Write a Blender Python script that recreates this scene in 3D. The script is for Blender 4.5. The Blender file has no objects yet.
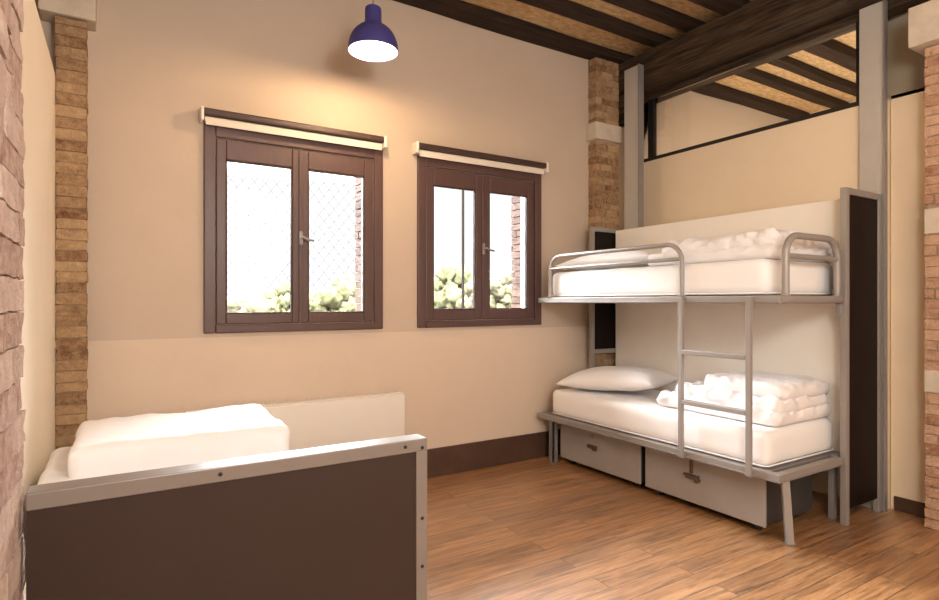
import bpy, bmesh, math, random
from mathutils import Vector, Matrix, noise
C = bpy.context.scene.collection
SC = bpy.context.scene
SKY_LOW, SKY_HIGH = 1.0, 84.0
random.seed(7)
PI = math.pi

# ------------------------------------------------------------------ materials
def new_mat(name):
    m = bpy.data.materials.new(name); m.use_nodes = True
    nt = m.node_tree
    return m, nt, nt.nodes['Principled BSDF']

def N(nt, kind, **kw):
    n = nt.nodes.new(kind)
    for k, v in kw.items():
        if k in n.inputs: n.inputs[k].default_value = v
        else: setattr(n, k, v)
    return n

def rgba(c): return (c[0], c[1], c[2], 1.0)

def plain(name, col, rough=.5, metal=0, var=.0, scale=8, bump=0, bscale=60, spec=.5, sheen=0, stretch=(1, 1, 1), detail=4):
    m, nt, b = new_mat(name)
    b.inputs['Roughness'].default_value = rough
    b.inputs['Metallic'].default_value = metal
    b.inputs['Specular IOR Level'].default_value = spec
    if sheen: b.inputs['Sheen Weight'].default_value = sheen
    tc = N(nt, 'ShaderNodeTexCoord'); mp = N(nt, 'ShaderNodeMapping')
    mp.inputs['Scale'].default_value = stretch
    nt.links.new(tc.outputs['Object'], mp.inputs['Vector'])
    if var:
        nz = N(nt, 'ShaderNodeTexNoise', Scale=scale, Detail=detail, Roughness=.6)
        nt.links.new(mp.outputs[0], nz.inputs['Vector'])
        r = N(nt, 'ShaderNodeValToRGB')
        r.color_ramp.elements[0].position = .3; r.color_ramp.elements[1].position = .7
        r.color_ramp.elements[0].color = rgba([max(0, c * (1 - var)) for c in col])
        r.color_ramp.elements[1].color = rgba([min(1, c * (1 + var)) for c in col])
        nt.links.new(nz.outputs['Fac'], r.inputs[0]); nt.links.new(r.outputs[0], b.inputs['Base Color'])
    else:
        b.inputs['Base Color'].default_value = rgba(col)
    if bump:
        n2 = N(nt, 'ShaderNodeTexNoise', Scale=bscale, Detail=5)
        nt.links.new(mp.outputs[0], n2.inputs['Vector'])
        bp = N(nt, 'ShaderNodeBump', Strength=bump, Distance=.01)
        nt.links.new(n2.outputs['Fac'], bp.inputs['Height']); nt.links.new(bp.outputs[0], b.inputs['Normal'])
    return m

def wall_mat(name, upper, lower, split):
    """plaster painted in two colours, the seam at a fixed height"""
    m, nt, b = new_mat(name)
    b.inputs['Roughness'].default_value = .75
    g = N(nt, 'ShaderNodeNewGeometry'); s = N(nt, 'ShaderNodeSeparateXYZ')
    nt.links.new(g.outputs['Position'], s.inputs[0])
    gt = N(nt, 'ShaderNodeMath', operation='GREATER_THAN'); gt.inputs[1].default_value = split
    nt.links.new(s.outputs['Z'], gt.inputs[0])
    nz = N(nt, 'ShaderNodeTexNoise', Scale=2.2, Detail=5); nt.links.new(g.outputs['Position'], nz.inputs['Vector'])
    mx = N(nt, 'ShaderNodeMix', data_type='RGBA')
    mx.inputs[6].default_value = rgba(lower); mx.inputs[7].default_value = rgba(upper)
    nt.links.new(gt.outputs[0], mx.inputs[0])
    mr = N(nt, 'ShaderNodeMapRange'); mr.inputs[3].default_value = .93; mr.inputs[4].default_value = 1.06
    nt.links.new(nz.outputs['Fac'], mr.inputs[0])
    mu = N(nt, 'ShaderNodeVectorMath', operation='SCALE')
    nt.links.new(mx.outputs[2], mu.inputs[0]); nt.links.new(mr.outputs[0], mu.inputs['Scale'])
    nt.links.new(mu.outputs[0], b.inputs['Base Color'])
    n2 = N(nt, 'ShaderNodeTexNoise', Scale=25, Detail=6); nt.links.new(g.outputs['Position'], n2.inputs['Vector'])
    bp = N(nt, 'ShaderNodeBump', Strength=.12, Distance=.01)
    nt.links.new(n2.outputs['Fac'], bp.inputs['Height']); nt.links.new(bp.outputs[0], b.inputs['Normal'])
    return m

def brick_mat(name, bright, dark):
    m, nt, b = new_mat(name)
    b.inputs['Roughness'].default_value = .9; b.inputs['Specular IOR Level'].default_value = .2
    at = N(nt, 'ShaderNodeAttribute'); at.attribute_name = 'tint'
    tc = N(nt, 'ShaderNodeTexCoord')
    nz = N(nt, 'ShaderNodeTexNoise', Scale=22, Detail=8, Roughness=.75); nt.links.new(tc.outputs['Object'], nz.inputs['Vector'])
    ad = N(nt, 'ShaderNodeMath', operation='ADD'); ml = N(nt, 'ShaderNodeMath', operation='MULTIPLY'); ml.inputs[1].default_value = .3
    nt.links.new(at.outputs['Fac'], ml.inputs[0]); nt.links.new(ml.outputs[0], ad.inputs[0]); nt.links.new(nz.outputs['Fac'], ad.inputs[1])
    r = N(nt, 'ShaderNodeValToRGB'); e = r.color_ramp.elements
    e[0].position = .38; e[0].color = rgba(dark); e[1].position = .92; e[1].color = rgba(bright)
    mid = e.new(.62); mid.color = rgba([(x * .55 + y * .45) for x, y in zip(bright, dark)])
    nt.links.new(ad.outputs[0], r.inputs[0]); nt.links.new(r.outputs[0], b.inputs['Base Color'])
    n2 = N(nt, 'ShaderNodeTexNoise', Scale=60, Detail=8, Roughness=.7); nt.links.new(tc.outputs['Object'], n2.inputs['Vector'])
    bp = N(nt, 'ShaderNodeBump', Strength=1.0, Distance=.016)
    nt.links.new(n2.outputs['Fac'], bp.inputs['Height']); nt.links.new(bp.outputs[0], b.inputs['Normal'])
    return m

def timber_mat(name, col, col2, axis=(1, 14, 14), scale=2.2, bump=.5):
    m, nt, b = new_mat(name)
    b.inputs['Roughness'].default_value = .8; b.inputs['Specular IOR Level'].default_value = .25
    tc = N(nt, 'ShaderNodeTexCoord'); mp = N(nt, 'ShaderNodeMapping'); mp.inputs['Scale'].default_value = axis
    nt.links.new(tc.outputs['Object'], mp.inputs['Vector'])
    nz = N(nt, 'ShaderNodeTexNoise', Scale=scale, Detail=8, Roughness=.7); nt.links.new(mp.outputs[0], nz.inputs['Vector'])
    r = N(nt, 'ShaderNodeValToRGB'); e = r.color_ramp.elements
    e[0].position = .35; e[0].color = rgba(col); e[1].position = .72; e[1].color = rgba(col2)
    nt.links.new(nz.outputs['Fac'], r.inputs[0]); nt.links.new(r.outputs[0], b.inputs['Base Color'])
    bp = N(nt, 'ShaderNodeBump', Strength=bump, Distance=.02)
    nt.links.new(nz.outputs['Fac'], bp.inputs['Height']); nt.links.new(bp.outputs[0], b.inputs['Normal'])
    return m

def floor_mat():
    m, nt, b = new_mat('wood_planks')
    tc = N(nt, 'ShaderNodeTexCoord')
    br = N(nt, 'ShaderNodeTexBrick', Scale=1.0)
    br.inputs['Color1'].default_value = (0.0, 0.0, 0.0, 1); br.inputs['Color2'].default_value = (1, 1, 1, 1)
    br.inputs['Mortar'].default_value = (0.5, .5, .5, 1)
    br.inputs['Mortar Size'].default_value = .0022; br.inputs['Brick Width'].default_value = 1.35; br.inputs['Row Height'].default_value = .135
    br.offset = .37
    nt.links.new(tc.outputs['Object'], br.inputs['Vector'])
    # grain, shifted per plank
    mp = N(nt, 'ShaderNodeMapping'); mp.inputs['Scale'].default_value = (1.6, 17, 1)
    av = N(nt, 'ShaderNodeVectorMath', operation='ADD')
    sc = N(nt, 'ShaderNodeVectorMath', operation='SCALE'); sc.inputs['Scale'].default_value = 7.3
    nt.links.new(br.outputs['Color'], sc.inputs[0]); nt.links.new(tc.outputs['Object'], av.inputs[0]); nt.links.new(sc.outputs[0], av.inputs[1])
    nt.links.new(av.outputs[0], mp.inputs['Vector'])
    nz = N(nt, 'ShaderNodeTexNoise', Scale=1.6, Detail=9, Roughness=.68, Distortion=.6); nt.links.new(mp.outputs[0], nz.inputs['Vector'])
    r = N(nt, 'ShaderNodeValToRGB'); e = r.color_ramp.elements
    e[0].position = .28; e[0].color = (.05, .02, .009, 1); e[1].position = .78; e[1].color = (.64, .36, .165, 1)
    md = e.new(.5); md.color = (.37, .175, .062, 1)
    nt.links.new(nz.outputs['Fac'], r.inputs[0])
    # plank to plank tone
    mr = N(nt, 'ShaderNodeMapRange'); mr.inputs[3].default_value = .8; mr.inputs[4].default_value = 1.18
    nt.links.new(br.outputs['Color'], mr.inputs[0])
    s1 = N(nt, 'ShaderNodeVectorMath', operation='SCALE'); nt.links.new(r.outputs[0], s1.inputs[0]); nt.links.new(mr.outputs[0], s1.inputs['Scale'])
    # seams
    mx = N(nt, 'ShaderNodeMix', data_type='RGBA'); mx.inputs[7].default_value = (.03, .012, .006, 1)
    nt.links.new(br.outputs['Fac'], mx.inputs[0]); nt.links.new(s1.outputs[0], mx.inputs[6])
    nt.links.new(mx.outputs[2], b.inputs['Base Color'])
    rr = N(nt, 'ShaderNodeMapRange'); rr.inputs[3].default_value = .36; rr.inputs[4].default_value = .5
    b.inputs['Specular IOR Level'].default_value = .7; b.inputs['Coat Weight'].default_value = 1.0; b.inputs['Coat Roughness'].default_value = .40; b.inputs['Coat IOR'].default_value = 1.8
    nt.links.new(nz.outputs['Fac'], rr.inputs[0]); nt.links.new(rr.outputs[0], b.inputs['Roughness'])
    bp = N(nt, 'ShaderNodeBump', Strength=.35, Distance=.006)
    sb = N(nt, 'ShaderNodeMath', operation='SUBTRACT'); nt.links.new(nz.outputs['Fac'], sb.inputs[0]); nt.links.new(br.outputs['Fac'], sb.inputs[1])
    nt.links.new(sb.outputs[0], bp.inputs['Height']); nt.links.new(bp.outputs[0], b.inputs['Normal'])
    return m

def glass_mat(name, tint=(1, 1, 1)):
    m, nt, b = new_mat(name)
    nt.nodes.remove(b)
    o = nt.nodes['Material Output']
    t = N(nt, 'ShaderNodeBsdfTransparent'); t.inputs[0].default_value = rgba(tint)
    g = N(nt, 'ShaderNodeBsdfGlossy'); g.inputs['Roughness'].default_value = .02
    f = N(nt, 'ShaderNodeFresnel', IOR=1.45)
    x = N(nt, 'ShaderNodeMixShader')
    nt.links.new(f.outputs[0], x.inputs[0]); nt.links.new(t.outputs[0], x.inputs[1]); nt.links.new(g.outputs[0], x.inputs[2])
    nt.links.new(x.outputs[0], o.inputs[0])
    return m

def emit_mat(name, col, s):
    m, nt, b = new_mat(name)
    b.inputs['Base Color'].default_value = rgba(col)
    b.inputs['Emission Color'].default_value = rgba(col); b.inputs['Emission Strength'].default_value = s
    return m

M = dict(
    wall=wall_mat('two_tone_plaster', (.54, .44, .35), (.66, .54, .43), 1.252),
    cream=plain('cream_paint', (.80, .67, .49), .7, var=.03, scale=2, bump=.05),
    panelwhite=plain('ivory_board', (.90, .85, .77), .55, var=.02, scale=3),
    leftpanel=plain('ivory_partition', (.86, .78, .66), .65, var=.03, scale=2),
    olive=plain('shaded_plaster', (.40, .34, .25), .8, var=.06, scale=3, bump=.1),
    plank=timber_mat('ceiling_board', (.40, .25, .12), (.74, .56, .34), (2.5, 6, 6), 5.0),
    beam=timber_mat('dark_timber', (.010, .005, .003), (.050, .028, .017)),
    beamy=timber_mat('dark_timber_long', (.010, .005, .003), (.105, .068, .038), (14, 1, 14)),
    floor=floor_mat(),
    base=plain('brown_skirting', (.075, .038, .024), .45, var=.2, scale=5),
    window=plain('brown_window_paint', (.088, .046, .042), .42, var=.12, scale=6, stretch=(6, 1, 1)),
    gasket=plain('window_groove', (.03, .012, .01), .6),
    glass=glass_mat('window_glass'),
    steel=plain('grey_steel_paint', (.27, .25, .245), .38, metal=.25, var=.05, scale=4),
    steell=plain('pale_grey_steel', (.31, .285, .265), .42, metal=.2, var=.04, scale=4),
    post=plain('beige_grey_steel', (.46, .43, .39), .5, var=.04, scale=3),
    infill=plain('dark_brown_board', (.034, .019, .015), .45, var=.1, scale=2, spec=.3),
    infill_shaded=plain('shade_dark_board', (.009, .004, .004), .5, var=.1, scale=2, spec=.15),  # dark brown board with the bunk panels' shade put into its colour
    footsteel=plain('taupe_steel_paint', (.21, .18, .16), .34, metal=.25, var=.05, scale=4),
    black=plain('black_metal', (.012, .01, .01), .4),
    drawer=plain('grey_drawer_steel', (.34, .31, .285), .42, metal=.15, var=.05, scale=3),
    drawerbox=plain('shade_dark_drawer_box', (.035, .034, .038), .5),  # shadow on the drawer sides put into the base colour
    sheet=plain('white_cotton', (.87, .86, .86), .85, bump=.08, bscale=300, spec=.2, sheen=.1),
    sheet2=plain('white_duvet_cotton', (.82, .80, .81), .9, bump=.12, bscale=220, spec=.15, sheen=.15),
    radiator=plain('white_enamel', (.78, .73, .67), .4),
    blue=plain('blue_silicone', (.055, .05, .22), .45, var=.05),
    shadein=plain('white_reflector', (.9, .88, .85), .5),
    bulb=emit_mat('lit_bulb', (1, .88, .70), 60),
    brass=plain('dull_latch', (.16, .11, .085), .4, metal=.6),
    white=plain('white_plastic', (.75, .70, .64), .5),
    blindroll=plain('white_blind_cloth', (.70, .63, .55), .8, bump=.05, bscale=200),
    blindrail=plain('brown_blind_rail', (.050, .024, .02), .45),
    stone=plain('pale_stone', (.60, .52, .42), .85, var=.12, scale=7, bump=.3, bscale=30),
    brickl=brick_mat('pale_brick', (.76, .60, .51), (.36, .21, .16)),
    brick=brick_mat('ochre_brick', (.58, .40, .23), (.17, .075, .035)),
    brickr=brick_mat('red_brick', (.74, .50, .34), (.36, .16, .09)),
    reveal=brick_mat('dark_reveal_brick', (.050, .030, .023), (.018, .009, .007)),  # base colour kept very dark so the bright sky doesn't bleach it
    mortar=plain('mortar', (.36, .25, .17), .95, var=.2, scale=20, bump=.5, bscale=60),
    leaf=plain('tree_leaves', (.030, .030, .016), .8, var=.35, scale=3, spec=0),
    leaf2=plain('pale_tree_leaves', (.040, .037, .022), .8, var=.3, scale=3, spec=0),
    bark=plain('bark', (.02, .014, .01), .9, var=.2),
    wire=plain('galvanised_wire', (.012, .011, .010), .8, spec=0),
    ground=plain('garden_ground', (.02, .018, .011), .95, var=.2, scale=.4, spec=0),
    house=plain('house_render', (.034, .025, .021), .9, var=.05, spec=0),
    tile=plain('roof_tiles', (.027, .015, .012), .9, var=.15, scale=2, spec=0),
    rubber=plain('dark_rubber', (.02, .02, .02), .6),
)

# ------------------------------------------------------------------ mesh helpers
class MB:
    def __init__(s): s.bm = bmesh.new()
    def box(s, x0, x1, y0, y1, z0, z1, bev=0, seg=2, mat=None):
        b = bmesh.new()
        bmesh.ops.create_cube(b, size=1)
        for v in b.verts:
            v.co = Vector(((x0 + x1) / 2 + v.co.x * (x1 - x0), (y0 + y1) / 2 + v.co.y * (y1 - y0), (z0 + z1) / 2 + v.co.z * (z1 - z0)))
        if bev: bmesh.ops.bevel(b, geom=list(b.edges), offset=bev, segments=seg, profile=.5, affect='EDGES')
        if mat is not None: bmesh.ops.transform(b, matrix=mat, verts=b.verts)
        s.merge(b); return s
    def merge(s, b):
        me = bpy.data.meshes.new('tmp'); b.to_mesh(me); b.free()
        s.bm.from_mesh(me); bpy.data.meshes.remove(me); return s
    def lathe(s, prof, cx=0, cy=0, cz=0, n=40, close=False):
        rings = []
        for r, z in prof:
            rings.append([s.bm.verts.new((cx + r * math.cos(2 * PI * k / n), cy + r * math.sin(2 * PI * k / n), cz + z)) for k in range(n)])
        for a, b in zip(rings, rings[1:]):
            for k in range(n):
                s.bm.faces.new((a[k], a[(k + 1) % n], b[(k + 1) % n], b[k]))
        if close:
            s.bm.faces.new(rings[0][::-1]); s.bm.faces.new(rings[-1])
        return s
    def tube(s, pts, r, n=12, cap=True):
        pts = [Vector(p) for p in pts]; rings = []
        up = None
        for i, p in enumerate(pts):
            t = (pts[min(i + 1, len(pts) - 1)] - pts[max(i - 1, 0)]).normalized()
            if up is None:
                up = Vector((0, 0, 1)) if abs(t.z) < .9 else Vector((1, 0, 0))
            a = t.cross(up).normalized(); up = a.cross(t).normalized()
            rings.append([s.bm.verts.new(p + r * (a * math.cos(2 * PI * k / n) + up * math.sin(2 * PI * k / n))) for k in range(n)])
        for a, b in zip(rings, rings[1:]):
            for k in range(n): s.bm.faces.new((a[k], a[(k + 1) % n], b[(k + 1) % n], b[k]))
        if cap: s.bm.faces.new(rings[0][::-1]); s.bm.faces.new(rings[-1])
        return s
    def build(s, name, mat, parent=None, smooth=False):
        bm = s.bm
        bmesh.ops.recalc_face_normals(bm, faces=bm.faces)
        me = bpy.data.meshes.new(name); bm.to_mesh(me); bm.free()
        me.materials.append(mat)
        if smooth:
            for p in me.polygons: p.use_smooth = True
            if smooth == 'auto': me.set_sharp_from_angle(angle=math.radians(38))
        o = bpy.data.objects.new(name, me); C.objects.link(o)
        if parent:
            o.parent = parent
            o.matrix_parent_inverse = Matrix.Translation(-wloc(parent))
        return o

def wloc(o):
    v = Vector(o.location)
    if o.parent: v = v + wloc(o.parent) - wloc(o.parent)
    return v if not o.parent else Vector((0, 0, 0)) + root_loc(o)
def root_loc(o):
    return Vector(o.location) if not o.parent else Vector((0, 0, 0))

def tag(o, label, cat, group=None, kind=None):
    if label: o['label'] = label
    if cat: o['category'] = cat
    if group: o['group'] = group
    if kind: o['kind'] = kind
    return o
def empty(name, loc, label, cat, group=None, kind=None):
    o = bpy.data.objects.new(name, None); o.empty_display_size = .1; o.location = loc; C.objects.link(o)
    return tag(o, label, cat, group, kind)
def struct(name, mb, mat, label=None, cat=None, **k):
    o = mb.build(name, mat, **k); o['kind'] = 'structure'
    if label: tag(o, label, cat)
    return o

def arc(cx, cy, r, a0, a1, n=8):
    return [(cx + r * math.cos(a0 + (a1 - a0) * i / n), cy + r * math.sin(a0 + (a1 - a0) * i / n)) for i in range(n + 1)]

def holed_wall(mb, x0, x1, z0, z1, y0, y1, holes):
    """wall along X with rectangular openings (x0,x1,z0,z1)"""
    xs = sorted({x0, x1} | {h[0] for h in holes} | {h[1] for h in holes})
    for a, b in zip(xs, xs[1:]):
        hs = [h for h in holes if h[0] < (a + b) / 2 < h[1]]
        if not hs: mb.box(a, b, y0, y1, z0, z1)
        else:
            h = hs[0]; mb.box(a, b, y0, y1, z0, h[2]); mb.box(a, b, y0, y1, h[3], z1)

# ------------------------------------------------------------------ camera
F_PX, YAW = 570.455, .552
cam = bpy.data.cameras.new('camera'); co = bpy.data.objects.new('camera', cam); C.objects.link(co)
co.location = (0, 0, 1.5); co.rotation_euler = (PI / 2, 0, -YAW)
cam.sensor_width = 36; cam.lens = F_PX / 939 * 36; cam.shift_y = 1.93 / 939; cam.clip_start = .02; cam.clip_end = 400
SC.camera = co

# ------------------------------------------------------------------ shell
D = 4.337            # window wall plane
XL, XR = -.46, 4.78
YF = -2.4
ZC = 4.06
W1 = (.504, 1.832, 1.282, 2.739); W2 = (2.149, 3.47, 1.282, 2.739)
H1 = (.615, 1.715, 1.385, 2.60); H2 = (2.262, 3.352, 1.385, 2.60)

mb = MB(); mb.box(XL - .2, 8.2, YF - .2, D + .02, -.12, 0)
struct('floor', mb, M['floor'])
mb = MB(); holed_wall(mb, XL - .2, 8.2, -.12, 4.4, D, D + .15, [H1, H2]); struct('wall_back', mb, M['wall'])
mb = MB(); mb.box(XL - .2, 8.2, YF - .2, D + .15, ZC, ZC + .1); struct('ceiling', mb, M['plank'])
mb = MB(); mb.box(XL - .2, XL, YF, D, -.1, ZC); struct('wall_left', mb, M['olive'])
mb = MB(); mb.box(-.36, -.32, 1.80, D, 0, 2.86, .003); struct('wall_left_partition', mb, M['leftpanel'])
mb = MB(); mb.box(XL - .2, 8.2, YF - .2, YF, -.1, ZC); struct('wall_front', mb, M['cream'])
mb = MB(); mb.box(XR, XR + .08, YF, 1.925, 0, 3.0, .003); struct('wall_right', mb, M['cream'])
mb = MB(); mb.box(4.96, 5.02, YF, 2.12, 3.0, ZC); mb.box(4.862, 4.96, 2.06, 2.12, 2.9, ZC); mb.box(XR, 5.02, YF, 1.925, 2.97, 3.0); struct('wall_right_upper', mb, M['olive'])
mb = MB(); mb.box(4.70, 4.76, 2.085, D, 0, 2.964, .003); mb.box(4.702, 4.86, 1.93, 2.085, 0, 2.964); struct('wall_right_partition', mb, M['cream'])
mb = MB(); mb.box(8.0, 8.2, YF, D, -.1, ZC); struct('wall_far', mb, M['cream'])
mb = MB(); mb.box(-.32, 4.09, D - .022, D, 0, .243, .004); struct('baseboard_back', mb, M['base'])
mb = MB(); mb.box(XR - .015, XR, 1.66, 1.90, 0, .10, .003); mb.box(XR - .015, XR, YF, .89, 0, .10, .003); struct('baseboard_right', mb, M['base'])

# ------------------------------------------------------------------ brick pillars
def brick_block(bm_mb, x0, x1, y0, y1, z0, z1, course=.066, length=.25, jit=.0035, sub=2, amp=.004, joint=.009, along='Y', skip=()):
    bm = bm_mb.bm; lay = bm.loops.layers.float_color.get('tint') or bm.loops.layers.float_color.new('tint')
    z = z0; k = 0
    while z < z1 - .02:
        h = min(course * random.uniform(.9, 1.12), z1 - z)
        if any(a < z + h / 2 < b for a, b in skip): z += h; k += 1; continue
        a0, a1 = (y0, y1) if along == 'Y' else (x0, x1)
        p = a0 - (length * .5 if k % 2 else 0) * random.uniform(.8, 1.2)
        while p < a1 - .01:
            q = p + length * random.uniform(.8, 1.15)
            s, e = max(p, a0), min(q, a1)
            if a1 - e < .05: e = a1
            if e - s > .02:
                j = [random.uniform(-jit, jit) for _ in range(4)]
                g = joint / 2
                if along == 'Y': bx = (x0 + j[0], x1 + j[1], s + (g if s > a0 else j[2]), e - (g if e < a1 else j[3]), z + g, z + h - g)
                else: bx = (s + (g if s > a0 else j[2]), e - (g if e < a1 else j[3]), y0 + j[0], y1 + j[1], z + g, z + h - g)
                b = bmesh.new(); bmesh.ops.create_cube(b, size=1)
                for v in b.verts:
                    v.co = Vector(((bx[0] + bx[1]) / 2 + v.co.x * (bx[1] - bx[0]), (bx[2] + bx[3]) / 2 + v.co.y * (bx[3] - bx[2]), (bx[4] + bx[5]) / 2 + v.co.z * (bx[5] - bx[4])))
                if sub:
                    bmesh.ops.subdivide_edges(b, edges=list(b.edges), cuts=sub, use_grid_fill=True)
                    for v in b.verts:
                        v.co += noise.noise_vector(v.co * 22) * amp + noise.noise_vector(v.co * 60) * amp * .5
                l2 = b.loops.layers.float_color.new('tint'); t = random.random()
                for f in b.faces:
                    for lp in f.loops: lp[l2] = (t, t, t, 1)
                bm_mb.merge(b)
            p = q
        z += h; k += 1

def pillar(root_name, loc, label, x0, x1, y0, y1, z0, z1, mat, cat='pillar', skip=(), **kw):
    t = empty(root_name, loc, label, cat, 'brick pillars')
    m = MB(); brick_block(m, x0, x1, y0, y1, z0, z1, skip=skip, **kw); m.build('brickwork', mat, t)
    m = MB(); i = .010; m.box(x0 + i, x1 - i, y0 + i, y1 - i, z0, z1); m.build('mortar', M['mortar'], t)
    return t

def stone(t, name, x0, x1, y0, y1, z0, z1, bev=.008):
    m = MB(); m.box(x0, x1, y0, y1, z0, z1, bev)
    m.build(name, M['stone'], t)

t = pillar('brick_pillar', (-.33, 1.35, 0), 'rough pale brick pillar in the left foreground beside the dark footboard', -.455, -.201, .75, 1.785, 0, ZC - .1, M['brickl'], sub=5, amp=.005, course=.075, joint=.004)
t = pillar('brick_pillar', (-.24, 4.25, 0), 'ochre brick pillar in the left corner of the window wall', -.318, -.165, 4.19, 4.335, 0, 3.21, M['brick'], along='X', length=.6, joint=.006)
stone(t, 'capital', -.40, -.115, 4.16, 4.335, 3.215, 3.45)
t = pillar('brick_pillar', (4.26, 4.28, 0), 'brick pillar in the corner behind the bunk bed, with a stone band', 4.10, 4.415, 4.222, 4.335, 0, 3.97, M['brick'], along='X', length=.15, skip=((3.14, 3.31),))
stone(t, 'stone_band', 4.065, 4.43, 4.19, 4.335, 3.14, 3.31)
t = pillar('brick_pillar', (4.67, 1.3, 0), 'red brick pillar with pale stone bands at the right edge of the photo', 4.575, 4.775, .9, 1.645, 0, 3.19, M['brickr'], skip=((.90, 1.05), (1.95, 2.12)))
stone(t, 'capital', 4.49, 4.775, .8, 1.71, 3.195, 3.46)
stone(t, 'stone_band', 4.57, 4.775, .9, 1.65, .90, 1.05); stone(t, 'stone_band', 4.57, 4.775, .9, 1.65, 1.95, 2.12)

# ------------------------------------------------------------------ timber
def timber(name, x0, x1, y0, y1, z0, z1, mat, label, along='X', amp=.012, group=None, parent=None, rnd=.0):
    b = bmesh.new(); nx = 60 if along == 'X' else 3; ny = 3 if along == 'X' else 50
    bmesh.ops.create_cube(b, size=1)
    bmesh.ops.bevel(b, geom=list(b.edges), offset=.06 + rnd, segments=3, profile=.6, affect='EDGES')
    for v in b.verts:
        v.co = Vector(((x0 + x1) / 2 + v.co.x * (x1 - x0), (y0 + y1) / 2 + v.co.y * (y1 - y0), (z0 + z1) / 2 + v.co.z * (z1 - z0)))
    long = [e for e in b.edges if abs((e.verts[0].co - e.verts[1].co).x if along == 'X' else (e.verts[0].co - e.verts[1].co).y) > .5]
    bmesh.ops.subdivide_edges(b, edges=long, cuts=50)
    for v in b.verts:
        p = Vector((v.co.x * 1.1, v.co.y * 4, v.co.z * 4)) if along == 'X' else Vector((v.co.x * 4, v.co.y * 1.1, v.co.z * 4))
        d = noise.noise_vector(p) * amp
        v.co += Vector((0, d.y, min(d.z, 0) if v.co.z > z1 - .03 else d.z)) if along == 'X' else Vector((d.x, 0, d.z))
    m = MB(); m.merge(b); o = m.build(name, mat, parent, smooth='auto')
    return tag(o, label, 'beam', group) if label else o

JO = [(4.15, 4.33), (3.67, 3.79), (3.31, 3.43), (2.86, 3.03), (2.42, 2.56), (1.98, 2.11), (1.5, 1.64), (1.04, 1.18)]
ordn = ['dark timber ceiling joist running against the top of the window wall',
        'dark timber ceiling joist, second out from the window wall',
        'dark timber ceiling joist, third out from the window wall',
        'thick rounded ceiling joist, fourth out from the window wall',
        'dark ceiling joist, fifth out from the window wall, seen through the transom glass',
        'dark ceiling joist, sixth out from the window wall, cut by the right post']
for i, (a, b) in enumerate(JO[:6]):
    timber('ceiling_joist', XL + .01, 7.98, a, b, ZC - .085 - (.03 if i == 3 else 0), ZC - .002, M['beam'], ordn[i], amp=.014, group='ceiling joists', rnd=.12 if i == 3 else 0)
timber('main_beam', 4.42, 4.80, YF + .02, D - .005, 3.665, ZC - .09, M['beamy'], 'massive dark timber beam carrying the joists above the bunk bed wall', along='Y', amp=.01)
timber('lintel_beam', 4.702, 4.86, 1.0, D - .005, 3.60, 3.66, M['beamy'], 'lower dark timber lintel under the main beam, over the transom glass', along='Y', amp=.006)
m = MB()
prof = [(4.435, 3.66), (4.435, 3.42), (4.46, 3.36), (4.50, 3.335), (4.515, 3.335), (4.515, 3.66)]
fr = [m.bm.verts.new((x, 4.14, z)) for x, z in prof]; bk = [m.bm.verts.new((x, 4.33, z)) for x, z in prof]
m.bm.faces.new(fr); m.bm.faces.new(bk[::-1])
for k in range(len(prof)): m.bm.faces.new((fr[k], fr[(k + 1) % 6], bk[(k + 1) % 6], bk[k]))
tag(m.build('beam_bracket', M['beamy']), 'dark timber bracket under the beam end beside the corner pillar', 'bracket')

# ------------------------------------------------------------------ steel posts
def post(x0, x1, y0, y1, z1, label):
    t = empty('steel_post', ((x0 + x1) / 2, (y0 + y1) / 2, 0), label, 'post', 'steel posts')
    m = MB(); m.box(x0, x1, y0, y1, 0, z1, .004); m.build('shaft', M['post'], t)
    m = MB(); m.box(x0 - .012, x1, y0 - .004, y0 + .006, .0, z1); m.build('edge_flange', M['steel'], t)
post(4.345, 4.405, 3.885, 4.08, 3.83, 'tall beige steel post beside the corner pillar at the window end')
post(4.662, 4.698, 1.915, 2.08, 3.66, 'tall beige steel post behind the bunk end panel, on the right')

# ------------------------------------------------------------------ interior transom
t = empty('window_3', (4.73, 3.2, 2.964), None, None, kind='structure')
m = MB(); m.box(4.705, 4.755, 2.085, D - .01, 2.964, 3.0); m.box(4.705, 4.755, 4.02, 4.09, 3.0, 3.60); m.box(4.705, 4.755, 2.085, 2.12, 3.0, 3.60); m.box(4.705, 4.755, 4.28, D - .01, 3.0, 3.60)
m.build('window_frame', M['black'], t)
m = MB(); m.box(4.726, 4.732, 2.12, 4.28, 3.0, 3.60); m.build('window_pane', M['glass'], t)

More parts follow.
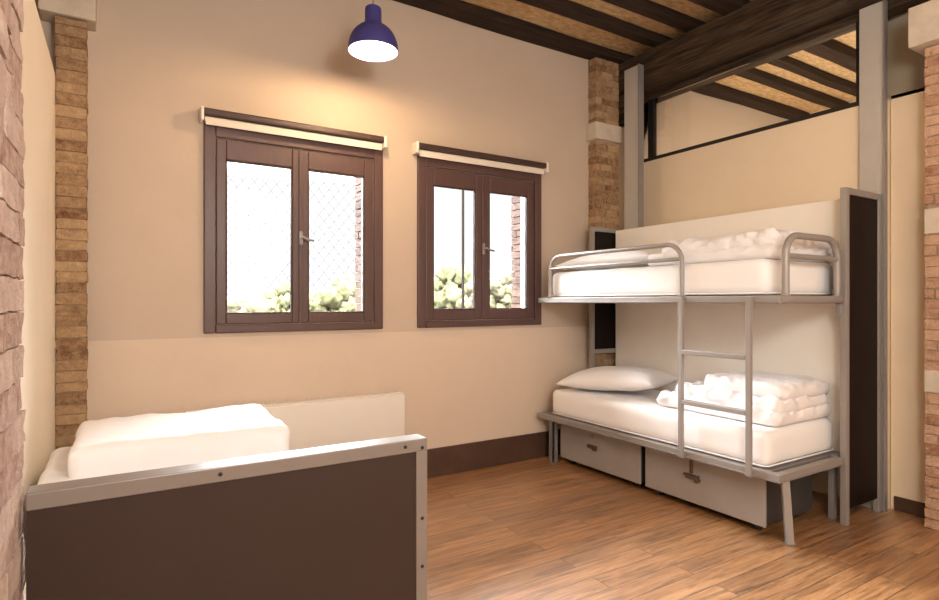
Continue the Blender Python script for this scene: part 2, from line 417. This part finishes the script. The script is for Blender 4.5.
# ------------------------------------------------------------------ windows
def window(name, W, panes, handle=None, H=None):
    x0, x1, z0, z1 = W
    t = empty(name, ((x0 + x1) / 2, D, z0), None, None, kind='structure')
    c = .075; y0 = D - .028
    m = MB()
    m.box(x0, x0 + c, y0, D + .06, z0, z1, .006); m.box(x1 - c, x1, y0, D + .06, z0, z1, .006)
    m.box(x0 + c, x1 - c, y0, D + .06, z1 - c * 1.15, z1, .006); m.box(x0 + c, x1 - c, y0 - .006, D + .06, z0, z0 + .055, .006)
    m.build('window_frame', M['window'], t)
    zb, zt = z0 + .055, z1 - c * 1.15
    xm = (panes[0][1] + panes[1][0]) / 2
    for i, (a, b, pz0, pz1) in enumerate(panes):
        l, r = (x0 + c + .004, xm - .003) if i == 0 else (xm + .003, x1 - c - .004)
        m = MB(); ys0, ys1 = D - .012, D + .045
        m.box(l, a, ys0, ys1, zb + .004, zt - .004, .007); m.box(b, r, ys0, ys1, zb + .004, zt - .004, .007)
        m.box(a, b, ys0, ys1, zb + .004, pz0, .007); m.box(a, b, ys0, ys1, pz1, zt - .004, .007)
        s = m.build('sash', M['window'], t)
        m = MB(); g = .008; yy = D - .004
        for bx in ((a, a + g, pz0, pz1), (b - g, b, pz0, pz1), (a + g, b - g, pz0, pz0 + g), (a + g, b - g, pz1 - g, pz1)):
            m.box(bx[0], bx[1], yy, yy + .03, bx[2], bx[3])
        m.build('glazing_bead', M['gasket'], s)
        m = MB(); m.box(a + .002, b - .002, D + .018, D + .023, pz0 + .002, pz1 - .002)
        m.build('window_pane', M['glass'], s)
    m = MB(); m.box(xm - .014, xm + .014, D - .024, D - .012, zb + .01, zt - .01, .004); m.build('meeting_strip', M['window'], t)
    m = MB(); hz = 1.98; m.box(xm - .014, xm + .014, D - .032, D - .024, hz - .05, hz + .05, .003)
    m.tube([(xm, D - .032, hz), (xm, D - .07, hz)], .008); m.tube([(xm, D - .068, hz + .005), (xm + .035, D - .072, hz - .012), (xm + .085, D - .07, hz - .02)], .009)
    m.build('window_handle', M['steel'], t, smooth='auto')
    # brick reveal outside
    h = H
    m = MB()
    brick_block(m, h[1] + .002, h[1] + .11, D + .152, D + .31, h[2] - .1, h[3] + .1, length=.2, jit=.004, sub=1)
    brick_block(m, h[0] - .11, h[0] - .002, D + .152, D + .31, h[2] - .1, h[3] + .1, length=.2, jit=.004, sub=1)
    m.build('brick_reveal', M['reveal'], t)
    m = MB(); m.box(h[0] - .12, h[1] + .12, D + .152, D + .36, h[2] - .17, h[2] - .105, .005); m.build('window_sill', M['stone'], t)
    return t
window('window_1', W1, [(.649, 1.109, 1.417, 2.505), (1.229, 1.678, 1.417, 2.505)], H=H1)
window('window_2', W2, [(2.303, 2.729, 1.435, 2.505), (2.880, 3.314, 1.435, 2.505)], H=H2)

# roller blinds
def blind(x0, x1, label):
    t = empty('roller_blind', ((x0 + x1) / 2, D - .04, 2.75), label, 'blind', 'roller blinds')
    m = MB(); m.box(x0 + .02, x1 - .02, D - .095, D - .03, 2.778, 2.825, .01); m.build('cassette', M['blindrail'], t)
    m = MB(); m.tube([(x0 + .03, D - .052, 2.757), (x1 - .03, D - .052, 2.757)], .020, 16); m.box(x0 + .035, x1 - .035, D - .072, D - .066, 2.716, 2.757); m.build('rolled_cloth', M['blindroll'], t, smooth='auto')
    for x in (x0, x1 - .022):
        m = MB(); m.box(x, x + .022, D - .1, D - .001, 2.735, 2.83, .006); m.build('bracket', M['white'], t)
blind(.475, 1.835, 'rolled-up roller blind with dark rail above the left window')
blind(2.10, 3.50, 'rolled-up roller blind with dark rail above the right window')

# ------------------------------------------------------------------ radiator
t = empty('radiator', (1.18, 4.27, 0), 'white flat-front radiator under the windows, behind the left bed', 'radiator')
m = MB(); m.box(.37, 1.985, 4.215, 4.295, .16, .752, .012, 3); m.build('panel', M['radiator'], t, smooth='auto')
m = MB()
m.box(.385, 1.97, 4.222, 4.288, .752, .765, .003)
for k in range(52): m.box(.40 + k * .030, .414 + k * .030, 4.232, 4.28, .764, .768)
m.build('top_grille', M['white'], t)
for x in (.62, 1.70):
    m = MB(); m.box(x, x + .04, 4.235, 4.275, 0, .165, .004); m.build('foot', M['white'], t)
m = MB(); m.lathe([(.0, 0), (.022, 0), (.022, .07), (.016, .08), (0, .08)], 1.998, 4.255, .25, 16); m.build('valve', M['white'], t, smooth='auto')

# ------------------------------------------------------------------ soft goods
def rounded(x0, x1, y0, y1, z0, z1, r, nx=40, ny=60, nz=8, amp=.004, freq=6, crown=.0, seed=0):
    """cushion-like block with soft edges, subdivided and gently wrinkled"""
    b = bmesh.new(); bmesh.ops.create_cube(b, size=2)
    sx, sy, sz = (x1 - x0) / 2, (y1 - y0) / 2, (z1 - z0) / 2
    bmesh.ops.bevel(b, geom=list(b.edges), offset=.0001, segments=1, affect='EDGES')
    b.free(); b = bmesh.new()
    # grid shell: build six faces of a lattice
    idx = {}
    def vert(i, j, k):
        key = (i, j, k)
        if key not in idx: idx[key] = b.verts.new((-1 + 2 * i / nx, -1 + 2 * j / ny, -1 + 2 * k / nz))
        return idx[key]
    for i in range(nx):
        for j in range(ny):
            for k in (0, nz): b.faces.new((vert(i, j, k), vert(i + 1, j, k), vert(i + 1, j + 1, k), vert(i, j + 1, k)))
    for i in range(nx):
        for k in range(nz):
            for j in (0, ny): b.faces.new((vert(i, j, k), vert(i + 1, j, k), vert(i + 1, j, k + 1), vert(i, j, k + 1)))
    for j in range(ny):
        for k in range(nz):
            for i in (0, nx): b.faces.new((vert(i, j, k), vert(i, j + 1, k), vert(i, j + 1, k + 1), vert(i, j, k + 1)))
    c = Vector(((x0 + x1) / 2, (y0 + y1) / 2, (z0 + z1) / 2))
    for v in b.verts:
        p = Vector((v.co.x * sx, v.co.y * sy, v.co.z * sz))
        q = Vector((max(-sx + r, min(sx - r, p.x)), max(-sy + r, min(sy - r, p.y)), max(-sz + r, min(sz - r, p.z))))
        d = p - q
        if d.length > 1e-6: p = q + d.normalized() * r * min(1, d.length / r if sum(1 for a in d if abs(a) > 1e-6) < 2 else 1)
        if crown and v.co.z > 0: p.z += crown * (1 - v.co.x ** 2) * (1 - v.co.y ** 2)
        w = p + c
        n = noise.noise_vector(w * freq + Vector((seed, 0, 0))) * amp + noise.noise_vector(w * freq * 3.1 + Vector((0, seed, 0))) * amp * .4
        if v.co.z < -.5: n.z = 0
        v.co = w + n
    bmesh.ops.recalc_face_normals(b, faces=b.faces)
    return b

def ridged(p): return 1 - abs(noise.noise(p)) * 2

def crumple(b, amp, freq, zmin, seed=0, along=None):
    for v in b.verts:
        if v.co.z > zmin:
            p = Vector((v.co.x, v.co.y, v.co.z)) + Vector((seed, seed * .7, 0))
            h = ridged(Vector((p.x * freq, p.y * freq * .6, p.z * freq)) + noise.noise_vector(p * freq * .5) * .6)
            h2 = ridged(p * freq * 2.3) * .7 + ridged(p * freq * 4.7) * .3
            k = min(1, (v.co.z - zmin) / .05)
            v.co.z += amp * k * (h * .7 + h2 * .3 - .4)
            dv = noise.noise_vector(p * freq * 1.3) * amp * .6 * k
            v.co.x += dv.x; v.co.y += dv.y

def pillow_bm(L, Wd, T, seed=0, n=36):
    b = bmesh.new()
    rows = {}
    for s in (1, -1):
        for i in range(n + 1):
            for j in range(n + 1):
                u, v = -1 + 2 * i / n, -1 + 2 * j / n
                edge = (i in (0, n)) or (j in (0, n))
                if edge and s == -1: rows[(i, j, s)] = rows[(i, j, 1)]; continue
                pro = max(0, (1 - abs(u) ** 2.6) * (1 - abs(v) ** 2.6)) ** .55
                x = u * L / 2 * (1 - .07 * (1 - v * v)); y = v * Wd / 2 * (1 - .09 * (1 - u * u))
                x = u * L / 2 * (.94 + .06 * v * v); y = v * Wd / 2 * (.91 + .09 * u * u)
                z = s * T / 2 * pro * (1 if s > 0 else .55)
                w = noise.noise(Vector((x * 9 + seed, y * 9, s))) * .008 * pro + ridged(Vector((x * 5 + seed, y * 12, 2 + s))) * .006 * (1 - pro)
                rows[(i, j, s)] = b.verts.new((x, y, z + w * s))
    for s in (1, -1):
        for i in range(n):
            for j in range(n):
                f = (rows[(i, j, s)], rows[(i + 1, j, s)], rows[(i + 1, j + 1, s)], rows[(i, j + 1, s)])
                try: b.faces.new(f)
                except ValueError: pass
    return b

def mattress(x0, x1, y0, y1, z0, z1, label, loc):
    t = empty('mattress', loc, label, 'mattress', 'mattresses')
    m = MB(); m.merge(rounded(x0, x1, y0, y1, z0, z1, .055, 26, 60, 8, .004, 5)); m.build('fitted_sheet', M['sheet'], t, smooth=True)
    m = MB()
    zz = z0 + .012
    pts = [(x0 + .03, y0 + .004, zz), (x0 + .004, y0 + .03, zz), (x0 + .004, y1 - .03, zz), (x0 + .03, y1 - .004, zz), (x1 - .03, y1 - .004, zz), (x1 - .004, y1 - .03, zz), (x1 - .004, y0 + .03, zz), (x1 - .03, y0 + .004, zz), (x0 + .03, y0 + .004, zz)]
    m.tube(pts, .006, 8); m.build('sheet_hem', M['sheet2'], t, smooth=True)

# ------------------------------------------------------------------ bunk bed
B = empty('bunk_bed', (3.85, 3.1, 0), 'grey steel two-tier bunk bed against the right wall with ladder', 'bunk bed')
X0, XB = 3.39, 4.14; YA, YZ = 1.945, 4.27
def deck(z0, z1, name):
    m = MB()
    m.box(X0, X0 + .05, YA, YZ, z0, z1, .006)                       # front rail
    m.box(X0 + .05, XB, YA, YA + .05, z0, z1, .006)                 # near rail
    m.box(XB, 4.288, YA + .035, YA + .08, z0, z1, .004)
    m.box(X0 + .05, 3.95, YZ - .05, YZ, z0, z1, .006)               # far rail
    m.box(3.95, 4.288, 4.09, 4.14, z0, z1, .004)
    m.box(4.255, 4.288, YA + .08, 4.09, z0, z1, .004)               # back rail
    o = m.build(name, M['steell'], B)
    m = MB(); m.box(X0 + .05, 4.25, YA + .085, 4.085, z1 - .02, z1 - .003); m.box(X0 + .05, 3.94, 4.085, YZ - .05, z1 - .02, z1 - .003)
    m.build('bed_base', M['steel'], o)
    m = MB(); m.box(X0 - .006, X0 + .001, YA + .01, YZ - .01, z0 + .004, z0 + .016, .002); m.box(X0 + .01, XB, YA - .006, YA + .001, z0 + .004, z0 + .016, .002); m.build('trim_strip', M['steel'], o)
    return o
up = deck(1.49, 1.54, 'upper_deck'); lo = deck(.402, .455, 'lower_deck')

def rail_loop(pa, pb, z0, zt, zm, r=.017, rad=.09, name='guard_rail'):
    """bent tube standing on the deck from point pa to pb (xy), with a middle bar"""
    pa, pb = Vector((pa[0], pa[1], 0)), Vector((pb[0], pb[1], 0)); d = (pb - pa); L = d.length; d.normalize()
    prof = [(0, z0), (0, zt - rad)] + [(rad - rad * math.cos(a * PI / 16), zt - rad + rad * math.sin(a * PI / 16)) for a in range(1, 9)]
    prof += [(L - s, z) for s, z in reversed(prof)]
    m = MB(); m.tube([pa + d * s + Vector((0, 0, z)) for s, z in prof], r, 14)
    o = m.build(name, M['steell'], B, smooth='auto')
    m = MB(); m.tube([pa + d * .005 + Vector((0, 0, zm)), pb - d * .005 + Vector((0, 0, zm))], r * .82, 12); m.build('middle_bar', M['steell'], o, smooth='auto')
    for p in (pa, pb):
        m = MB(); m.lathe([(0, 0), (.03, 0), (.03, .006), (.018, .012), (0, .012)], p.x, p.y, z0, 16); m.build('rail_foot', M['steell'], o, smooth='auto')
rail_loop((3.405, 4.10), (3.405, 2.655), 1.54, 1.915, 1.805, rad=.13)
rail_loop((3.49, 1.965), (4.105, 1.965), 1.54, 1.915, 1.785, r=.022, rad=.13)

lad = MB(); 
for y in (2.635, 2.128): lad.box(X0 - .034, X0 - .008, y - .018, y + .018, .405, 1.535, .004)
L = lad.build('ladder', M['steell'], B)
for z in (.80, 1.15):
    m = MB(); m.box(X0 - .036, X0 + .012, 2.146, 2.617, z - .016, z + .016, .005); m.build('rung', M['steell'], L)
for y in (2.635, 2.128):
    for zc in (1.495, .41):
        m = MB(); m.box(X0 - .01, X0 - .001, y - .025, y + .025, zc, zc + .035, .002); m.build('ladder_clamp', M['steel'], L)

# legs under the lower deck
m = MB(); leg = [(3.505, 1.975), (3.545, 1.94)]
m.tube([(3.50, 1.975, .402), (3.535, 1.965, 0.01)], .030, 4); m.box(3.51, 3.56, 1.94, 1.99, 0, .012, .003); m.build('leg', M['steell'], B)
m = MB(); m.box(3.46, 3.48, 4.13, 4.19, 0, .402, .003); m.box(3.46, 3.52, 4.13, 4.145, 0, .402, .003); m.build('leg', M['steel'], B)
m = MB(); m.box(4.20, 4.24, 2.03, 2.07, 0, .402, .003); m.build('leg', M['steel'], B)
m = MB(); m.box(4.20, 4.24, 4.02, 4.06, 0, .402, .003); m.build('leg', M['steel'], B)

def end_panel(x0, x1, y0, y1, z0, z1, infill_z0, f=.045):
    m = MB()
    m.box(x0, x0 + f, y0, y1, z0, z1, .003); m.box(x1 - f, x1, y0, y1, z0, z1, .003)
    m.box(x0 + f, x1 - f, y0, y1, z1 - f, z1, .003)
    if infill_z0 > .3: m.box(x0 + f, x1 - f, y0, y1, infill_z0 - f, infill_z0, .003)
    o = m.build('end_panel', M['steell'], B)
    m = MB(); m.box(x0 + f, x1 - f, y0 + .010, y1 - .010, infill_z0, z1 - f); m.build('panel_infill', M['infill_shaded'], o)
    m = MB()
    for z in (.3, .9, 1.5, 2.1):
        for x in (x0 + f / 2, x1 - f / 2): m.lathe([(0, 0), (.007, 0), (.007, .003), (0, .003)], 0, 0, 0, 10)
    m.bm.free()
    return o
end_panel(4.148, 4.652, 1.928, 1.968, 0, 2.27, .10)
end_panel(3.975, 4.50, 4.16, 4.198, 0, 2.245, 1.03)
m = MB(); m.box(4.30, 4.33, 1.97, 4.155, .30, 2.222, .003); m.box(4.33, 4.66, 2.085, 4.155, 2.20, 2.222); bp_ = m.build('back_panel', M['panelwhite'], B)
bp_['label'] = 'ivory back panel'
m = MB(); m.box(4.10, 4.145, 1.97, 1.985, 1.545, 1.76, .003); m.box(4.10, 4.145, 1.97, 2.01, 1.74, 1.76, .003); m.build('deck_bracket', M['steel'], B)
m = MB(); m.box(4.128, 4.147, 1.955, 1.985, 1.40, 1.49, .003); m.build('deck_bracket', M['steel'], B)

mattress(3.435, 4.28, 2.055, 4.14, 1.543, 1.775, 'white sheeted mattress on the upper deck of the bunk bed', (3.85, 3.1, 1.543))
mattress(3.435, 4.28, 2.055, 4.14, .458, .685, 'white sheeted mattress on the lower deck of the bunk bed', (3.85, 3.1, .458))

def pillow(loc, rot, L, Wd, T, label, seed):
    m = MB(); b = pillow_bm(L, Wd, T, seed); m.merge(b)
    o = m.build('pillow', M['sheet2'], smooth=True)
    o.location = loc; o.rotation_euler = rot
    tag(o, label, 'pillow', 'pillows')
pillow((3.83, 3.68, .785), (math.radians(0), math.radians(-4), math.radians(-72)), .92, .62, .27, 'plump white pillow on the lower bunk at the window end', 1)
pillow((3.83, 3.70, 1.85), (math.radians(0), math.radians(-3), math.radians(-72)), .90, .60, .20, 'white pillow on the upper bunk behind the long guard rail', 5)

def duvet(layers, label, loc, extra=None):
    """folded duvet: stacked soft folds joined in one cloth mesh"""
    m = MB()
    for i, (x0, x1, y0, y1, z0, z1, am, fr) in enumerate(layers):
        b = rounded(x0, x1, y0, y1, z0, z1, min(.045, (z1 - z0) * .49), 70, 90, 10, .006, 4, seed=i * 3.1)
        crumple(b, am, fr, z0 + .02, seed=i * 2.3)
        m.merge(b)
    o = m.build('duvet', M['sheet2'], smooth=True)
    return tag(o, label, 'duvet', 'folded duvets')
duvet([(3.58, 4.27, 2.07, 3.05, .690, .785, .05, 9), (3.62, 4.27, 2.07, 2.92, .765, .86, .05, 9), (3.68, 4.27, 2.07, 2.70, .85, .95, .035, 7)],
      'crumpled folded white duvet at the near end of the lower bunk', None)
duvet([(3.53, 4.27, 2.08, 3.10, 1.780, 1.86, .035, 10), (3.58, 4.27, 2.08, 3.0, 1.84, 1.955, .05, 11)],
      'crumpled folded white duvet at the near end of the upper bunk', None)

# ------------------------------------------------------------------ storage drawers
def drawer(y0, y1, label, bolt):
    x0, x1, z0, z1 = 3.515, 4.10, .06, .392
    t = empty('storage_drawer', ((x0 + x1) / 2, (y0 + y1) / 2, 0), label, 'drawer', 'drawers under the bunk bed')
    m = MB(); m.box(x0 + .02, x1, y0 + .012, y1 - .012, z0, z1 - .01, .004); m.build('box', M['drawerbox'], t)
    m = MB(); m.box(x0, x0 + .02, y0, y1, z0 - .005, z1, .005); m.build('front', M['drawer'], t)
    ym = y0 + (y1 - y0) * .56
    if bolt:
        m = MB(); m.box(x0 - .012, x0 - .002, ym - .014, ym + .014, .27, .395, .003); m.build('hasp_strap', M['brass'], t)
        m = MB(); m.box(x0 - .006, x0, ym - .065, ym + .055, .225, .262, .002); m.tube([(x0 - .012, ym - .075, .232), (x0 - .012, ym + .06, .252)], .010, 10); m.box(x0 - .028, x0 - .006, ym - .07, ym - .035, .215, .258, .004); m.build('latch', M['brass'], t)
    else:
        m = MB(); m.box(x0 - .005, x0, ym - .06, ym + .06, .22, .255, .002); m.tube([(x0 - .010, ym - .055, .232), (x0 - .010, ym + .05, .240)], .008, 10); m.box(x0 - .024, x0 - .004, ym - .062, ym - .02, .215, .25, .004); m.build('latch', M['brass'], t)
        m = MB(); m.lathe([(0, 0), (.018, 0), (.018, .006), (0, .006)], 0, 0, 0, 16)
        bmesh.ops.rotate(m.bm, verts=m.bm.verts, cent=(0, 0, 0), matrix=Matrix.Rotation(-PI / 2, 3, 'Y')); bmesh.ops.translate(m.bm, verts=m.bm.verts, vec=(x0, ym, .335)); m.build('lock', M['steel'], t, smooth='auto')
    for xx in (x0 + .08, x1 - .08):
        for yy in (y0 + .09, y1 - .09):
            m = MB(); m.tube([(xx, yy - .012, .03), (xx, yy + .012, .03)], .03, 14); m.build('caster', M['rubber'], t, smooth='auto')
drawer(3.135, 4.09, 'grey steel drawer under the bunk at the window end', False)
drawer(2.11, 3.085, 'grey steel drawer under the bunk beside its near leg, with hanging hasp', True)

# ------------------------------------------------------------------ left bed
S = empty('single_bed', (.35, 2.8, 0), 'single bed with tall grey-framed dark footboard in the left foreground', 'bed')
fx0, fx1, fy0, fy1, fz = -.187, .882, 1.70, 1.775, 1.045; f = .042
m = MB()
m.box(fx0, fx1, fy0, fy1, fz - f, fz, .003); m.box(fx1 - f, fx1, fy0, fy1, 0, fz - f, .003); m.box(fx0, fx0 + .004, fy0 + .01, fy1, 0, fz - f)
fo = m.build('footboard', M['footsteel'], S)
m = MB(); m.box(fx0 + .001, fx1 - f, fy0 + .006, fy1 - .006, .05, fz - f); m.build('footboard_panel', M['infill'], fo)
for (x, z) in ((.24, fz - .02), (.80, fz - .02), (.862, fz - .03), (.862, .78), (.862, .62)):
    m = MB(); m.lathe([(0, 0), (.006, 0), (.006, .002), (0, .003)], 0, 0, 0, 12)
    bmesh.ops.rotate(m.bm, verts=m.bm.verts, cent=(0, 0, 0), matrix=Matrix.Rotation(PI / 2, 3, 'X')); bmesh.ops.translate(m.bm, verts=m.bm.verts, vec=(x, fy0, z)); m.build('screw', M['black'], fo)
m = MB(); m.box(-.25, -.20, 1.80, 4.0, .40, .455, .004); m.box(.76, .81, 1.80, 4.0, .40, .455, .004); m.box(-.20, .76, 1.80, 1.85, .40, .455, .004); m.box(-.20, .76, 3.95, 4.0, .40, .455, .004); m.box(-.2, .76, 1.85, 3.95, .425, .452)
m.build('bed_frame', M['steell'], S)
for x in (-.225, .785):
    m = MB(); m.box(x - .022, x + .022, 3.94, 3.99, 0, .40, .004); m.build('leg', M['steell'], S)
    m = MB(); m.box(x - .022, x + .022, 1.781, 1.799, .30, .46, .004); m.build('bed_bracket', M['steell'], S)
mattress(-.245, .775, 1.82, 3.98, .458, .675, 'white sheeted mattress on the single bed behind the footboard', (.27, 2.9, .458))
duvet([(-.275, .20, 2.50, 3.40, .682, .80, .012, 5), (-.17, .705, 2.66, 3.36, .69, .80, .012, 6), (-.165, .69, 2.70, 3.35, .72, .928, .016, 4.5)],
      'plain white duvet folded high on the single bed behind the footboard', None)

# ------------------------------------------------------------------ pendant lamp
PX, PY, PZ = 1.470, 3.63, 3.197
K = 1.4
t = empty('pendant_lamp', (PX, PY, PZ), 'blue dome pendant lamp, lit, hanging in front of the window wall', 'lamp')
R = .121 * K
out = [(R, 0)]
for k in range(1, 15):
    a = k / 14 * 1.25
    out.append((R * math.cos(a) ** .85, .125 * K * math.sin(a) / math.sin(1.25)))
out = [p for p in out if p[0] > .046 * K]
m = MB(); m.lathe([(R - .008, .0), (R - .004, -.004), (R, 0)] + out[1:] + [(.046 * K, .128 * K), (.0455 * K, .132 * K)], PX, PY, PZ, 56)
m.build('shade', M['blue'], t, smooth='auto')
m = MB(); m.lathe([(r - .008 if r > .06 * K else .041 * K, max(z - .004, 0.0)) for r, z in out] + [(.040 * K, .126 * K), (0, .126 * K)], PX, PY, PZ, 56); m.build('reflector', M['shadein'], t, smooth='auto')
m = MB(); m.lathe([(.0458 * K, .128 * K), (.040 * K, .140 * K), (.040 * K, .195 * K), (.038 * K, .207 * K), (.030 * K, .214 * K), (.008, .216 * K), (0, .216 * K)], PX, PY, PZ, 40); m.build('neck', M['blue'], t, smooth='auto')
m = MB(); m.tube([(PX, PY, PZ + .215 * K), (PX, PY, ZC - .02)], .006, 8); m.build('cable', M['steel'], t)
m = MB(); m.lathe([(0, 0), (.05, 0), (.05, -.02), (.012, -.03), (0, -.03)], PX, PY, ZC - .001, 24); m.build('ceiling_rose', M['blue'], t, smooth='auto')
m = MB(); m.lathe([(0, -.045)] + [(.045 * math.sin(a * PI / 12), -.045 * math.cos(a * PI / 12)) for a in range(1, 11)] + [(.02, .06), (.02, .10)], PX, PY, PZ + .065, 24); m.build('bulb', M['bulb'], t, smooth='auto')

# ------------------------------------------------------------------ outside
def tree(x, y, h, r, label, mat, seed, zg=-3.5):
    random.seed(seed)
    t = empty('tree', (x, y, zg), label, 'tree', 'trees outside the windows')
    m = MB()
    for k in range(75):
        d = Vector((random.gauss(0, 1), random.gauss(0, 1), random.gauss(0, .8))); d.normalize(); d *= r * random.uniform(.35, 1)
        rr = r * random.uniform(.14, .30)
        b = bmesh.new(); bmesh.ops.create_icosphere(b, subdivisions=3, radius=rr)
        for v in b.verts:
            v.co *= 1 + .45 * noise.noise(v.co * 1.8 / rr + Vector((k, seed, 0))) + .45 * noise.noise(v.co * 6 / rr + Vector((seed, k, 0)))
            v.co += Vector((x + d.x, y + d.y, zg + h - r + d.z * .85))
        m.merge(b)
    m.build('crown', mat, t, smooth=True)
    m = MB(); m.tube([(x, y, zg), (x + .1, y, zg + h * .35), (x, y + .05, zg + h - r * 1.2)], r * .09, 8); m.build('trunk', M['bark'], t)
def outp(px, Y, py=302):
    a = (px - 469.5) / F_PX; s, c = math.sin(YAW), math.cos(YAW)
    tt = Y / (-a * s + c); return (a * c + s) * tt, 1.5 + (301.93 - py) / F_PX * tt, tt
mb = MB(); mb.box(-60, 120, D + 1.0, 160, -3.7, -3.5); struct('ground', mb, M['ground'])
spec = [(236, 20, 291, 1.3, 'rounded olive tree seen lowest left in the left window', 'leaf2'), (262, 33, 285, 2.3, 'olive tree beside the meeting stile, in the left pane of the left window', 'leaf2'),
        (286, 26, 280, 1.5, 'darker tree next to the centre stile of the left window', 'leaf'), (320, 40, 283, 2.6, 'pale tree at the left of the right pane in the left window', 'leaf2'),
        (345, 16.5, 273, 1.1, 'tallest tree, in the right pane of the left window', 'leaf'),
        (459, 26, 264, 1.9, 'large green tree in the left pane of the right window', 'leaf'), (438, 43, 283, 2.6, 'lower pale tree at the left edge of the right window', 'leaf2'),
        (498, 19, 262, 1.5, 'tall bushy tree in the right pane of the right window', 'leaf2')]
for k, (px, Y, py, r, lab, mt) in enumerate(spec):
    x, z, _ = outp(px, Y, py)
    tree(x, Y, z + 3.5, r, lab, M[mt], 11 + k)
# house beyond the right window
x, z, _ = outp(448, 54, 300)
t = empty('house', (x, 54, -3.5), 'low pinkish house with tiled roof beyond the right window', 'house')
m = MB(); m.box(x - 4, x + 4, 52, 57, -3.5, 1.0); m.build('house_wall', M['house'], t)
m = MB(); b = m.bm; v = [b.verts.new(p) for p in ((x - 4.3, 51.7, 1.0), (x + 4.3, 51.7, 1.0), (x + 4.3, 57.3, 1.0), (x - 4.3, 57.3, 1.0), (x - 4.3, 54.5, 2.4), (x + 4.3, 54.5, 2.4))]
for q in ((0, 1, 5, 4), (2, 3, 4, 5), (0, 4, 3), (1, 2, 5), (0, 3, 2, 1)): b.faces.new([v[i] for i in q])
m.build('roof', M['tile'], t)
# diamond netting outside the left window
m = MB(); yb = D + .33; x0, x1, z0, z1 = .42, 1.95, 1.30, 2.72; st = .085; r = .0013
def clip(xa, za, dx, dz):
    t0, t1 = 0, 10
    for p, d, lo_, hi in ((xa, dx, x0, x1), (za, dz, z0, z1)):
        a, b = (lo_ - p) / d, (hi - p) / d
        if a > b: a, b = b, a
        t0, t1 = max(t0, a), min(t1, b)
    return (t0, t1) if t1 > t0 + .01 else None
for sgn in (1, -1):
    k = -40
    while k < 60:
        xa = x0 + k * st; za = z0 if sgn > 0 else z1
        c = clip(xa, za, .8, sgn * 1.0)
        if c: m.tube([(xa + .8 * c[0], yb, za + sgn * c[0]), (xa + .8 * c[1], yb, za + sgn * c[1])], r, 4, cap=False)
        k += 1
t = empty('wire_net', (1.18, yb, 1.3), 'fine diamond wire netting stretched outside the left window', 'net')
m.build('mesh', M['wire'], t)
m = MB()
for a in ((x0, z0, x1, z0), (x0, z1, x1, z1), (x0, z0, x0, z1), (x1, z0, x1, z1)): m.tube([(a[0], yb, a[1]), (a[2], yb, a[3])], .006, 6)
m.build('edge_wire', M['wire'], t)
x, z, _ = outp(463, 5.3, 300)
m = MB(); m.tube([(x, 5.3, -3.5), (x, 5.3, 4.5)], .016, 10)
tag(m.build('pole', M['wire'], smooth='auto'), 'thin dark upright pole outside the left pane of the right window', 'pole')

# ------------------------------------------------------------------ light
w = bpy.data.worlds.new('sky'); SC.world = w; w.use_nodes = True
wt = w.node_tree; bg = wt.nodes['Background']
g = N(wt, 'ShaderNodeNewGeometry'); sp = N(wt, 'ShaderNodeSeparateXYZ')
tcw = N(wt, 'ShaderNodeTexCoord'); wt.links.new(tcw.outputs['Generated'], sp.inputs[0])
rp = N(wt, 'ShaderNodeMapRange')          # overcast sky: pale at the horizon, several times brighter overhead
rp.inputs[1].default_value = .20; rp.inputs[2].default_value = .48; rp.inputs[3].default_value = SKY_LOW; rp.inputs[4].default_value = SKY_HIGH
wt.links.new(sp.outputs['Z'], rp.inputs[0]); wt.links.new(rp.outputs[0], bg.inputs[1]); bg.inputs[0].default_value = (.95, .975, 1.0, 1)
def area(name, loc, rot, sx, sy, p, col, portal=False):
    l = bpy.data.lights.new(name, 'AREA'); l.shape = 'RECTANGLE'; l.size = sx; l.size_y = sy; l.energy = p; l.color = col
    if portal: l.cycles.is_portal = True
    o = bpy.data.objects.new(name, l); o.location = loc; o.rotation_euler = rot; C.objects.link(o); return o
for n, H in (('w1', H1), ('w2', H2)):
    area('portal_' + n, ((H[0] + H[1]) / 2, D + .145, (H[2] + H[3]) / 2), (-PI / 2, 0, 0), H[1] - H[0], H[3] - H[2], 1, (1, 1, 1), True)
pl = bpy.data.lights.new('bulb_light', 'POINT'); pl.energy = 34; pl.color = (1, .66, .34); pl.shadow_soft_size = .04
o = bpy.data.objects.new('bulb_light', pl); o.location = (PX, PY, PZ + .006); C.objects.link(o)
# unseen fill lights added behind the camera and in the neighbouring room
def fill_point(name, loc, p, col, r):
    l = bpy.data.lights.new(name, 'POINT'); l.energy = p; l.color = col; l.shadow_soft_size = r
    o = bpy.data.objects.new(name, l); o.location = loc; C.objects.link(o); return o
fill_point('room_fill', (.9, -.5, 2.6), 165, (1, .97, .93), .35)
area('room_fill_wide', (1.6, -2.1, 2.4), (math.radians(80), 0, math.radians(-14)), 3.4, 2.2, 50, (1, .97, .93))
fill_point('next_room_fill', (6.3, 2.4, 1.9), 130, (1, .92, .76), .3)
vs = SC.view_settings; vs.view_transform = 'Standard'; vs.look = 'None'; vs.exposure = 0.40; vs.gamma = 1; vs.use_curve_mapping = False
SC.cycles.max_bounces = 12; SC.cycles.diffuse_bounces = 6; SC.cycles.transparent_max_bounces = 24; SC.cycles.use_denoising = True
SC.cycles.sample_clamp_indirect = 8
